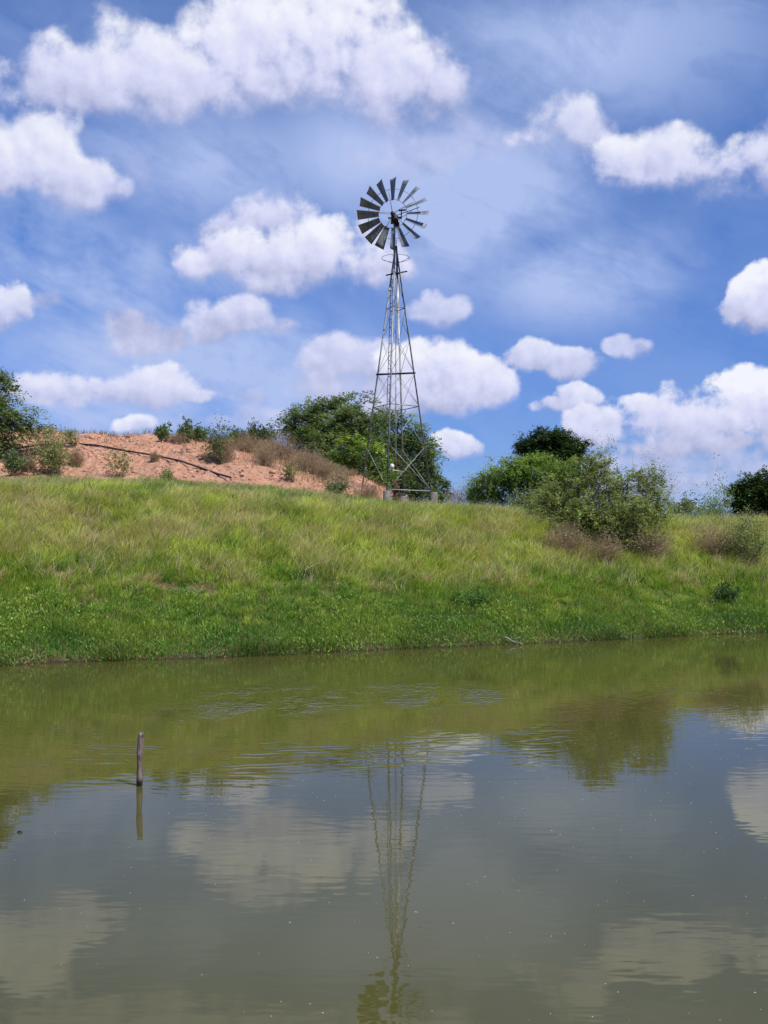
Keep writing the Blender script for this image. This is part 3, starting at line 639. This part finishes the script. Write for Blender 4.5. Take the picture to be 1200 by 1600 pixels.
twiggy('dry_shrub', 1115, 872, 70, 62, 'brown dry shrub on the bank near the right edge', 180, 140, DRY)
twiggy('leafy_shrub', 1165, 885, 70, 80, 'green leafy shrub right of the brown dry shrub near the right edge', 90, 330, OLIVE, M_BARK, leaf=0.09)
twiggy('slender_sapling', 940, 760, 46, 92, 'slender sparse sapling poking above the large olive bush', 16, 55, OLIVE, M_BARK, leaf=0.10)
twiggy('twiggy_shrub', 1010, 800, 90, 90, 'grey bare-twigged shrub leaning out of the right end of the large olive bush', 80, 130, OLIVE, M_TWIG, leaf=0.07, lean=0.1)
twiggy('slender_sapling', 1122, 812, 44, 78, 'slender pale sapling between the large bush and the dark right edge tree', 16, 70, BRIGHT, M_BARK, leaf=0.11)
twiggy('young_plant', 1075, 806, 30, 42, 'small dark plant with arching leaves on the crest right of the large bush', 12, 45, DARKG, M_BARK, leaf=0.14)
twiggy('low_bush', 840, 805, 90, 44, 'olive low bush filling the gap between the rounded bush and the large olive bush', 70, 380, OLIVE, M_BARK, leaf=0.10)
twiggy('low_bush', 1110, 815, 90, 34, 'low green bush along the crest below the pale sapling', 60, 260, BRIGHT, M_BARK, leaf=0.09)
twiggy('low_bush', 1060, 810, 60, 30, 'low green bush on the crest behind the small dark plant', 40, 180, OLIVE, M_BARK, leaf=0.09)
twiggy('twiggy_shrub', 718, 790, 56, 36, 'low grey twiggy shrub on the crest right of the windmill', 90, 40, DRY, M_TWIG, leaf=0.07)
twiggy('dry_shrub', 770, 792, 40, 36, 'small brown dry shrub at the foot of the rounded bush', 70, 80, DRY, M_TWIG)
twiggy('leafy_shrub', 742, 792, 40, 44, 'small pale green shrub between the grey twigs and the rounded bush', 40, 140, BRIGHT, M_BARK, leaf=0.10)
twiggy('leafy_shrub', 1135, 940, 46, 30, 'small dark green plant low on the bank near the right edge', 36, 120, [(0.05,0.11,0.03),(0.08,0.17,0.04)], M_BARK, leaf=0.08)
twiggy('leafy_shrub', 735, 945, 70, 24, 'broad green weed clump low on the bank right of the middle', 60, 200, [(0.12,0.24,0.045),(0.17,0.31,0.06)], M_BARK, leaf=0.08)
# --- plants on the red mound
MG = 'green plants on the mound'; DT = 'dry grass tufts on the mound'
twiggy('mound_plant', 80, 745, 48, 78, 'tall green plant on the front of the red mound near the left tree', 60, 260, OLIVE, M_BARK, leaf=0.11, group=MG)
twiggy('mound_plant', 185, 745, 44, 50, 'sparse leafy plant standing on bare red earth', 18, 60, OLIVE, M_BARK, leaf=0.11, group=MG)
twiggy('mound_plant', 342, 726, 38, 78, 'tallest upright green plant poking above the mound crest', 30, 150, CRESTG, M_BARK, leaf=0.11, group=MG)
twiggy('mound_plant', 110, 700, 24, 34, 'small green plant beside the hose near the left tree', 16, 50, OLIVE, M_BARK, leaf=0.10, group=MG)
twiggy('mound_plant', 22, 742, 30, 46, 'dark green plant at the foot of the left edge tree', 40, 150, ACACIA, M_BARK, leaf=0.11, group=MG)
twiggy('mound_plant', 262, 757, 30, 26, 'low green plant at the foot of the mound below the hose', 26, 80, OLIVE, M_BARK, leaf=0.09, group=MG)
twiggy('mound_plant', 455, 752, 24, 34, 'small green plant on the lower mound right of the hose end', 16, 50, OLIVE, M_BARK, leaf=0.10, group=MG)
twiggy('mound_plant', 528, 780, 40, 34, 'dark green plant at the right foot of the mound', 36, 130, ACACIA, M_BARK, leaf=0.11, group=MG)
for (x, w_, h_, lab) in [(255,22,26,'lone small bush on the bare left part of the mound crest'),(290,26,30,'leftmost bush of the leafy row on the mound crest'),(312,24,26,'short bush left of the tallest crest plant'),
                         (375,34,24,'low bush on the crest right of the tallest crest plant'),(398,30,32,'wide leafy bush on the crest above the dry tufts'),(420,24,28,'rightmost bush of the leafy row on the mound crest')]:
    yb = 690 if x < 330 else 694
    twiggy('crest_bush', x, yb, w_, h_ * 1.1, lab, 26, 110, CRESTG, M_BARK, leaf=0.13, group='leafy bushes along the mound crest', cat='bush')
for (x, y, w_, h_, lab) in [(352,722,34,34,'brown dry tuft at the foot of the tallest crest plant'),(385,705,50,24,'wide pale dry tuft on the upper mound'),(415,728,40,32,'brown dry tuft in the middle of the right mound slope'),
       (440,716,50,34,'tall pale dry tuft high on the right mound slope'),(480,738,50,34,'large pale dry tuft on the falling right shoulder of the mound'),(505,748,34,24,'small dry tuft on the lower right shoulder'),
       (118,728,26,22,'small brown tuft between the tall plant and the sparse plant'),(42,740,24,24,'reddish dry tuft beside the left edge tree'),(275,692,36,14,'low dry tuft under the lone crest bush'),(575,782,44,24,'dry tuft at the right foot of the mound left of the windmill'),
       (242,722,14,12,'tiny dry tuft on bare earth just below the hose')]:
    twiggy('dry_tuft', x, y, w_ * 1.2, h_ * 1.35, lab, 220, 60, DRY, M_TWIG, leaf=0.06, group=DT, rad=0.006, cat='dry grass')
# --- dry fringe along the crest, sparse sprouts on the mound (uncountable)
n = 16000; X = R.uniform(-22, 0.5, n); Y = R.uniform(50, 58, n); den = sm(fbm(X * 0.5, Y * 0.4, 3, 3), 0.40, 0.62) * sm(Y, 50, 56) + 0.9 * np.exp(-((X + 6) / 3.0) ** 2) * (fbm(X * 1.2, Y * 1.2, 3, 4) > 0.47)
k = R.random(n) < den * 0.6; X, Y = X[k], Y[k]; n = len(X); Hh = R.uniform(0.10, 0.42, n); c = np.array(DRY)[R.integers(3, size=n)] * R.uniform(0.8, 1.4, n)[:, None]
gm = R.random(n) < 0.22; c[gm] = np.array([0.09, 0.12, 0.035]); wa = R.normal(0, 1.2, n); ll = Hh * 0.4
V, Fq, C = blades(n, Hh, R.uniform(0.012, 0.026, n), np.stack([np.cos(wa) * ll, np.sin(wa) * ll], 1), c * 0.8, c, np.stack([X, Y, surf(X, Y) - 0.02], 1))
n2_ = 9000; q = np.array([hit(x, y) for x, y in zip(R.uniform(370, 545, 900), R.uniform(676, 775, 900))]); xs_ = q[:, 0] / q[:, 1] * F + 600
lim = np.interp(xs_, [370, 420, 470, 520, 560], [706, 716, 742, 758, 780]); ys_ = 855 - (q[:, 2] - CAMZ) / q[:, 1] * F; q = q[ys_ < lim + R.normal(0, 8, len(q))]
j_ = R.integers(len(q), size=n2_); X = q[j_, 0] + R.normal(0, .28, n2_); Y = q[j_, 1] + R.normal(0, .4, n2_); Hh = R.uniform(0.15, 0.5, n2_); wa = R.normal(0, 1.6, n2_); ll = Hh * 0.45
c = np.array([(0.34, 0.25, 0.16), (0.46, 0.36, 0.24), (0.55, 0.45, 0.31)])[R.integers(3, size=n2_)] * R.uniform(0.8, 1.2, n2_)[:, None]; gm = R.random(n2_) < 0.12; c[gm] = np.array([0.14, 0.19, 0.06])
V2, F2, C2 = blades(n2_, Hh, R.uniform(0.012, 0.028, n2_), np.stack([np.cos(wa) * ll, np.sin(wa) * ll], 1), c * 0.8, c, np.stack([X, Y, surf(X, Y) - 0.02], 1))
o = MB().add(V, Fq, C).add(V2, F2, C2).build('dry_grass', M_GRASS); tag(o, 'thin dry grass fringe along the top of the red mound', 'grass', kind='stuff')

# clods of earth lying on the slope
mb = MB(); n = 2600; X = R.uniform(-24, 0, n); Y = R.uniform(43, 56, n); k = (fbm(X * .8, Y * .8, 3, 2) > 0.42) & (mound(X, Y) > ground(X, Y) + 0.05); X, Y = X[k], Y[k]; Z = surf(X, Y)
cube = np.array([(x, y, z) for z in (-.6, .7) for x, y in ((-1, -1), (1, -1), (1, 1), (-1, 1))], float)
VV = []; CC = []
for x, y, z in zip(X, Y, Z):
    s_ = 0.03 + 0.09 * R.random() ** 3; VV.append(cube * s_ * R.uniform(0.6, 1.3, 3) * R.uniform(0.7, 1.3, (8, 3)) + (x, y, z)); CC += [np.array((0.52, 0.29, 0.19)) * R.uniform(0.75, 1.15)] * 8
fq = np.array([[3, 2, 1, 0], [4, 5, 6, 7], [0, 1, 5, 4], [1, 2, 6, 5], [2, 3, 7, 6], [3, 0, 4, 7]])
mb.add(np.vstack(VV), np.vstack([fq + 8 * i for i in range(len(VV))]), np.array(CC))
o = mb.build('earth_clods', leaf_mat('clod', 0.0, 0.95, 0.1), smooth=True); tag(o, 'loose clods of reddish earth scattered over the mound', 'soil', kind='stuff')
# ---------------------------------------------------------------- hose on the mound
pts = [hit(x, y) for x, y in [(-60,706),(0,704),(30,702),(60,698),(110,695),(150,698),(200,707),(240,714),(280,722),(310,732),(340,743),(366,750)]]
P = []
for a, b in zip(pts[:-1], pts[1:]):
    for u in np.linspace(0, 1, 6)[:-1]: q = a + (b - a) * u; P.append([q[0], q[1], q[2] + 0.07])
o = MB().tube(P, 0.048, 6).build('irrigation_hose', M_HOSE, smooth=True); tag(o, 'black irrigation hose snaking down the red earth mound', 'hose')

# ---------------------------------------------------------------- windmill
MD = 49.7; base = px(618.5, 785, MD); gz = float(surf(base[0], base[1])); base[2] = gz
mill = empty('windmill', base); tag(mill, 'tall steel lattice wind pump with grey bladed wheel on the bank', 'windmill')
def zl(y): return px(618, y, MD)[2] - gz
TOPZ = zl(384); TH = math.radians(-13.1)
def corner(k, z):
    r = 1.885 * (1 - z / (TOPZ + 0.15)) + 0.03
    a = {'right': TH, 'far': TH + math.pi / 2, 'left': TH + math.pi, 'near': TH - math.pi / 2}[k]
    # right/left spread in x, near/far mostly in y
    return np.array([r * math.cos(a), r * math.sin(a), z])
order = ['left', 'near', 'right', 'far']
for k in order:
    c = corner(k, 0.0); inward = (-c) / np.linalg.norm(c)
    mb = MB(); mb.angle(corner(k, 0.15), corner(k, TOPZ), 0.075, 0.014, up=(inward[0], inward[1], 0.001)); mb.build('leg', M_LEG, mill)
    MB().box((c[0], c[1], 0.12), (0.36, 0.36, 1.1), 0.3, 0.85).build('footing', M_CONC, mill)
def side(a, b, z, w_=0.045, name='crossbar', h_=None):
    MB().bar(corner(a, z), corner(b, z), w_, h_ or w_ * 1.2).build(name, M_LEG, mill)
faces = [('left', 'near'), ('near', 'right'), ('right', 'far'), ('far', 'left')]
LV = [zl(768), zl(636), zl(584), zl(530), zl(482), zl(427)]
for li, z in enumerate(LV):
    for (a, b) in faces:
        if li == 0 and (a, b) != ('near', 'right'): continue
        if li in (2, 3): continue
        side(a, b, z, 0.032 if li else 0.04)
MB().bar(corner('left', LV[2]) * [1.04, 1.04, 1], corner('right', LV[2]) * [1.04, 1.04, 1], 0.06, 0.085).build('crossbar', M_DARKIRON, mill)
LV2 = [zl(768), zl(702), zl(636), zl(584), zl(530), zl(482), zl(427)]
for (a, b) in faces:
    for i in range(len(LV2) - 1):
        if i == 0 and (a, b) in (('far', 'left'),): continue
        if i == 1: continue
        z0, z1 = (LV2[0], LV2[1] + 0.1) if i == 0 else (LV2[i], LV2[i + 1])
        rr = 0.020 if i == 0 else 0.011
        MB().tube([corner(a, z0), corner(b, z1)], rr, 4).build('brace', M_LEG, mill)
        MB().tube([corner(b, z0), corner(a, z1)], rr, 4).build('brace', M_LEG, mill)
for (a, b) in (('left', 'near'), ('near', 'right'), ('right', 'far')):
    MB().tube([corner(a, LV2[1]), corner(b, LV2[2])], 0.013, 4).build('brace', M_LEG, mill)
# ladder on the left-near face, close to the near leg
mb = MB(); n0 = lambda z: corner('near', z) + (corner('left', z) - corner('near', z)) * 0.02
def lad(z): 
    d_ = corner('left', z) - corner('near', z); L = np.linalg.norm(d_); return corner('near', z) + d_ / L * min(0.32, L * 0.8)
zs = np.arange(zl(645), zl(410), 0.42)
mb.tube([lad(z) for z in np.linspace(zl(660), zl(405), 8)], 0.017, 4)
for z in zs: mb.tube([n0(z), lad(z)], 0.017, 4)
mb.build('ladder', M_LEG, mill)
# pump rod, pipe and pump
mb = MB(); zj = zl(551); mb.tube([(0, 0, zl(755)), (0.0, 0, zj)], 0.036, 6); mb.build('riser_pipe', M_LEG, mill, True)
MB().tube([(0, 0, zj - 0.2), (0.03, 0, TOPZ + 0.3)], 0.018, 6).build('pump_rod', M_LEG, mill, True)
MB().tube([(0, 0, zl(715)), (0.0, 0, zl(738))], 0.052, 8).build('pipe_coupling', M_RUST, mill, True)
mb = MB(); ps = []
for k in range(7): ps.append((-0.19, -0.16, zl(729) + 0.14 * (k / 3 - 1)))
mb.tube(ps, [0.02, 0.08, 0.11, 0.12, 0.11, 0.08, 0.02], 10); mb.build('float_cap', M_WHITE, mill, True)
MB().bar((-0.45, -0.25, zl(734)), (0.42, 0.15, zl(737)), 0.06).build('guide_beam', M_LEG, mill)
mb = MB(); mb.box((0, 0, zl(752)), (0.26, 0.22, 0.12)); mb.tube([(0, 0, zl(753)), (0, 0, -0.1)], 0.13, 10); mb.tube([(0, 0, zl(764)), (0, 0, zl(767))], 0.2, 10); mb.tube([(0, 0, zl(777)), (0, 0, zl(781))], 0.2, 10); mb.build('pump_head', M_RUST, mill)
mb = MB(); mb.tube([(0.1, 0, zl(772)), (0.45, 0.3, zl(773)), (0.46, 0.9, zl(772))], 0.05, 8); mb.tube([(-0.1, 0, zl(776)), (-0.42, -0.5, zl(776))], 0.05, 8); mb.build('outlet_pipe', M_RUST, mill, True)
# platform ring and board near the top
zr = zl(404); rr = 0.70; a = np.linspace(0, 2 * math.pi, 41)
mb = MB(); mb.tube([(rr * math.cos(q), rr * math.sin(q), zr + 0.02) for q in a], 0.013, 4, cap=False)
for k in range(4): q = TH + k * math.pi / 2; mb.tube([(0, 0, zr - 0.3), (rr * math.cos(q), rr * math.sin(q), zr)], 0.012, 4)
mb.build('guard_ring', M_LEG, mill)
MB().bar((-0.50, -0.1, zl(431)), (0.58, 0.1, zl(423)), 0.05, 0.06).build('platform_beam', M_DARKIRON, mill)
# mast and gearbox
YAW = math.radians(9); Nw = np.array([-math.sin(YAW), -math.cos(YAW), 0]); Rt = np.array([math.cos(YAW), -math.sin(YAW), 0]); Up = np.array([0, 0, 1.])
hubc = px(613.5, 334, MD - 0.62) - base
gb = hubc - Nw * 0.62
MB().tube([(gb[0], gb[1], TOPZ - 0.5), (gb[0], gb[1], gb[2] - 0.1)], 0.05, 8).build('mast', M_LEG, mill, True)
mb = MB(); mb.box((gb[0], gb[1], gb[2] - 0.08), (0.34, 0.42, 0.36), YAW, 0.85); mb.box((gb[0] + .1, gb[1] + .1, gb[2] - 0.33), (0.26, 0.3, 0.22), YAW); mb.tube([gb + [0, 0, 0.1], gb + [0, 0, 0.24]], [0.13, 0.05], 8); mb.tube([gb - Rt * 0.32, gb + Rt * 0.36], 0.05, 8); mb.tube([gb + Rt * .34 + [0, 0, -.1], gb + Rt * .36 + [0, 0, .34]], 0.035, 6); mb.bar(gb + Rt * .22 + [0, 0, .36], gb + Rt * .58 + [0, 0, .38], 0.07); mb.build('gearbox', M_DARKIRON, mill)
MB().tube([gb, hubc + Nw * 0.1], 0.035, 8).build('wheel_axle', M_DARKIRON, mill, True)
mb = MB(); e = px(655, 324, MD + 1.2) - base; mb.tube([gb + Rt * .2 + [0, 0, .15], e], 0.022, 6); mb.tube([gb + Rt * .2 + [0, 0, -.1], (gb + Rt * .2) * .35 + e * .65], 0.015, 6); mb.build('tail_boom', M_DARKIRON, mill, True)
wheel = empty('wheel', (0, 0, 0)); wheel.parent = mill; wheel.location = tuple(float(c) for c in hubc)
RW = 1.80; RI = 0.70; PHI = math.radians(56)
mb = MB(); mb.tube([-Nw * 0.12, Nw * 0.14], [0.12, 0.09], 10); mb.build('hub', M_DARKIRON, wheel)
for rr, off in ((RI * 1.03, 0.0), (RW * 0.70, -0.04)):
    MB().tube([(Rt * math.cos(q) + Up * math.sin(q)) * rr + Nw * off for q in np.linspace(0, 2 * math.pi, 49)], 0.012, 4, cap=False).build('rim', M_GALV, wheel)
for k in range(5):
    q = math.radians(100 + 72 * k); dr = Rt * math.cos(q) + Up * math.sin(q)
    mb = MB(); mb.tube([Nw * 0.12, dr * RW * 0.7 - Nw * 0.04], 0.012, 4); mb.tube([-Nw * 0.10, dr * RW * 0.7 - Nw * 0.04], 0.010, 4); mb.build('spoke', M_GALV, wheel)
for k in range(16):
    q = math.radians(90 - 22.5 * k + random.uniform(-1.5, 1.5)); dr = Rt * math.cos(q) + Up * math.sin(q); T = Rt * math.sin(q) - Up * math.cos(q)  # clockwise
    V = []; nr, nc = 6, 7; th = 0.006; ph = PHI + random.uniform(-0.07, 0.07)
    if k == 8: ph += 0.25
    if k == 9: ph -= 0.2
    for sgn in (0, 1):
        for i in range(nr):
            u = i / (nr - 1); rr = RI + (RW - RI) * u; ch = 0.29 + 0.26 * u; tw = ph - 0.10 * u
            cd = T * math.cos(tw) + Nw * math.sin(tw); nd = np.cross(dr, cd)
            for j in range(nc):
                v = j / (nc - 1) - 0.5; V.append(dr * rr + cd * ch * v + nd * (0.14 * ch * (0.25 - v * v) * 4 * 0.5 + th * sgn))
    Fq = []; N = nr * nc
    for i in range(nr - 1):
        for j in range(nc - 1):
            a0 = i * nc + j; Fq += [[a0, a0 + 1, a0 + nc + 1, a0 + nc], [N + a0, N + a0 + nc, N + a0 + nc + 1, N + a0 + 1]]
    for i in range(nr - 1):
        for j in (0, nc - 1): a0 = i * nc + j; Fq.append([a0, a0 + nc, N + a0 + nc, N + a0])
    for j in range(nc - 1):
        for i in (0, nr - 1): a0 = i * nc + j; Fq.append([a0, a0 + 1, N + a0 + 1, N + a0])
    bl = MB().add(V, Fq).build('blade', M_GALV, wheel, True)
    
# ---------------------------------------------------------------- post in the pond
m, t = mat_new('weathered_wood'); tc = t.n.new('ShaderNodeTexCoord'); ob = tc.outputs['Object']
n1 = t.noise(t.v('MULTIPLY', ob, (30, 30, 5)), 1.0, 6, 0.65); n2 = t.noise(ob, 14.0, 3)
col = t.mix(t.rng(n1, 0.3, 0.7), (0.045, 0.030, 0.028), (0.32, 0.24, 0.215)); col = t.mix(t.rng(n2, 0.55, 0.68), col, (0.06, 0.04, 0.035))
col = t.mix(t.rng(t.sep(ob)[2], 0.11, 0.05), col, (0.014, 0.011, 0.009))
finish(t, principled(t, col, 0.85, 0, bump(t, n1, 0.8, 0.012), 0.3).outputs[0]); M_POST = m
pb = hit(218, 1228) if False else None
r_ = ray(217.5, 1228); dd = -CAMZ / r_[2]; pb = np.array([r_[0] * dd, r_[1] * dd, 0.0]); ph_ = px(219, 1145, pb[1])[2]
sides = 16; zs = np.concatenate([np.linspace(-0.7, ph_ - 0.03, 26), [ph_ - 0.012, ph_, ph_ + 0.002]]); P = []; rd = []
for i, z in enumerate(zs):
    P.append((0.012 * z / ph_ + 0.003 * math.sin(z * 13), 0.004 * math.cos(z * 9), z)); rd.append(0.036 + 0.0035 * math.sin(z * 17) + random.uniform(-.001, .001))
rd[-2] *= 0.8; rd[-1] = 0.004
o = MB().tube(P, rd, sides).build('wooden_post', M_POST, smooth=True); o.location = tuple(float(c) for c in pb)
tag(o, 'short weathered wooden post standing upright in the pond water', 'post')
# driftwood at the waterline and a bare branch on the bank
q0 = px(786, 1001, 30.0); q0 = hit(788, 1003); q0[2] = 0.20; q1 = q0 + np.array([0.50, -0.36, -0.17])
mb = MB(); n_ = 9; pp = [q0 + (q1 - q0) * u + np.array([0, 0, 0.02 * math.sin(u * 9)]) for u in np.linspace(0, 1, n_)]
mb.tube(pp, np.linspace(0.028, 0.012, n_), 7); mb.tube([pp[3], pp[3] + [0.3, -0.1, 0.12]], [0.02, 0.008], 5)
o = mb.build('driftwood', noise_mat('bleached_wood', (0.20, 0.18, 0.14), (0.45, 0.41, 0.34), 6.0), smooth=True); tag(o, 'bleached driftwood branch lying at the far waterline', 'driftwood')
q0 = hit(476, 912) + [0, 0, .42]; q1 = hit(510, 902) + [0, 0, .5]; mb = MB(); limb(mb, q0, q1, 0.018, 0.008, 0.06, 8); limb(mb, q0 + (q1 - q0) * .4, q1 + [0, 0, .15], 0.012, 0.005, 0.1, 6)
o = mb.build('bare_branch', M_TWIG, smooth=True); tag(o, 'pale bare branch lying in the grass halfway up the bank', 'branch')
# floating bits
mb = MB(); n = 420
for i in range(n):
    u = R.random(); Y = 6.0 + 10 * u; X = R.uniform(-0.42, 0.42) * Y if R.random() < 0.6 else R.uniform(-0.05, 0.42) * Y
    s = R.uniform(0.0015, 0.006) * (1 + Y / 12); a = R.random() * 6.28; k = R.uniform(0.3, 0.9); hh_ = 0.002
    c, s_ = math.cos(a) * s, math.sin(a) * s
    base4 = [(X + c, Y + s_), (X - s_ * k, Y + c * k), (X - c, Y - s_), (X + s_ * k, Y - c * k)]
    V = [(x, y, 0.0005) for x, y in base4] + [(X + (x - X) * .7, Y + (y - Y) * .7, hh_ + 0.001) for x, y in base4]
    mb.add(V, [[4, 5, 6, 7], [0, 1, 5, 4], [1, 2, 6, 5], [2, 3, 7, 6], [3, 0, 4, 7]], random.choice([(0.35, 0.32, 0.25), (0.28, 0.25, 0.17), (0.42, 0.40, 0.34), (0.10, 0.08, 0.05)]))
o = mb.build('floating_debris', leaf_mat('debris', 0.0, 0.7)); tag(o, 'scattered pale specks floating on the pond surface', 'debris', kind='stuff')
r_ = ray(31, 1301); dd = -CAMZ / r_[2]; q = np.array([r_[0] * dd, r_[1] * dd, 0.004]); mb = MB(); mb.tube([q + [-.03, 0, 0], q + [-.01, .004, .008], q + [.03, .0, .002]], [0.004, 0.010, 0.003], 6)
o = mb.build('floating_leaf', M_DARKIRON, smooth=True); tag(o, 'tiny dark curled leaf floating near the left edge of the pond', 'leaf')

scene.render.resolution_x = 768; scene.render.resolution_y = 1024; scene.render.engine = 'CYCLES'
scene.cycles.max_bounces = 6; scene.cycles.transparent_max_bounces = 8; scene.cycles.caustics_reflective = False; scene.cycles.caustics_refractive = False
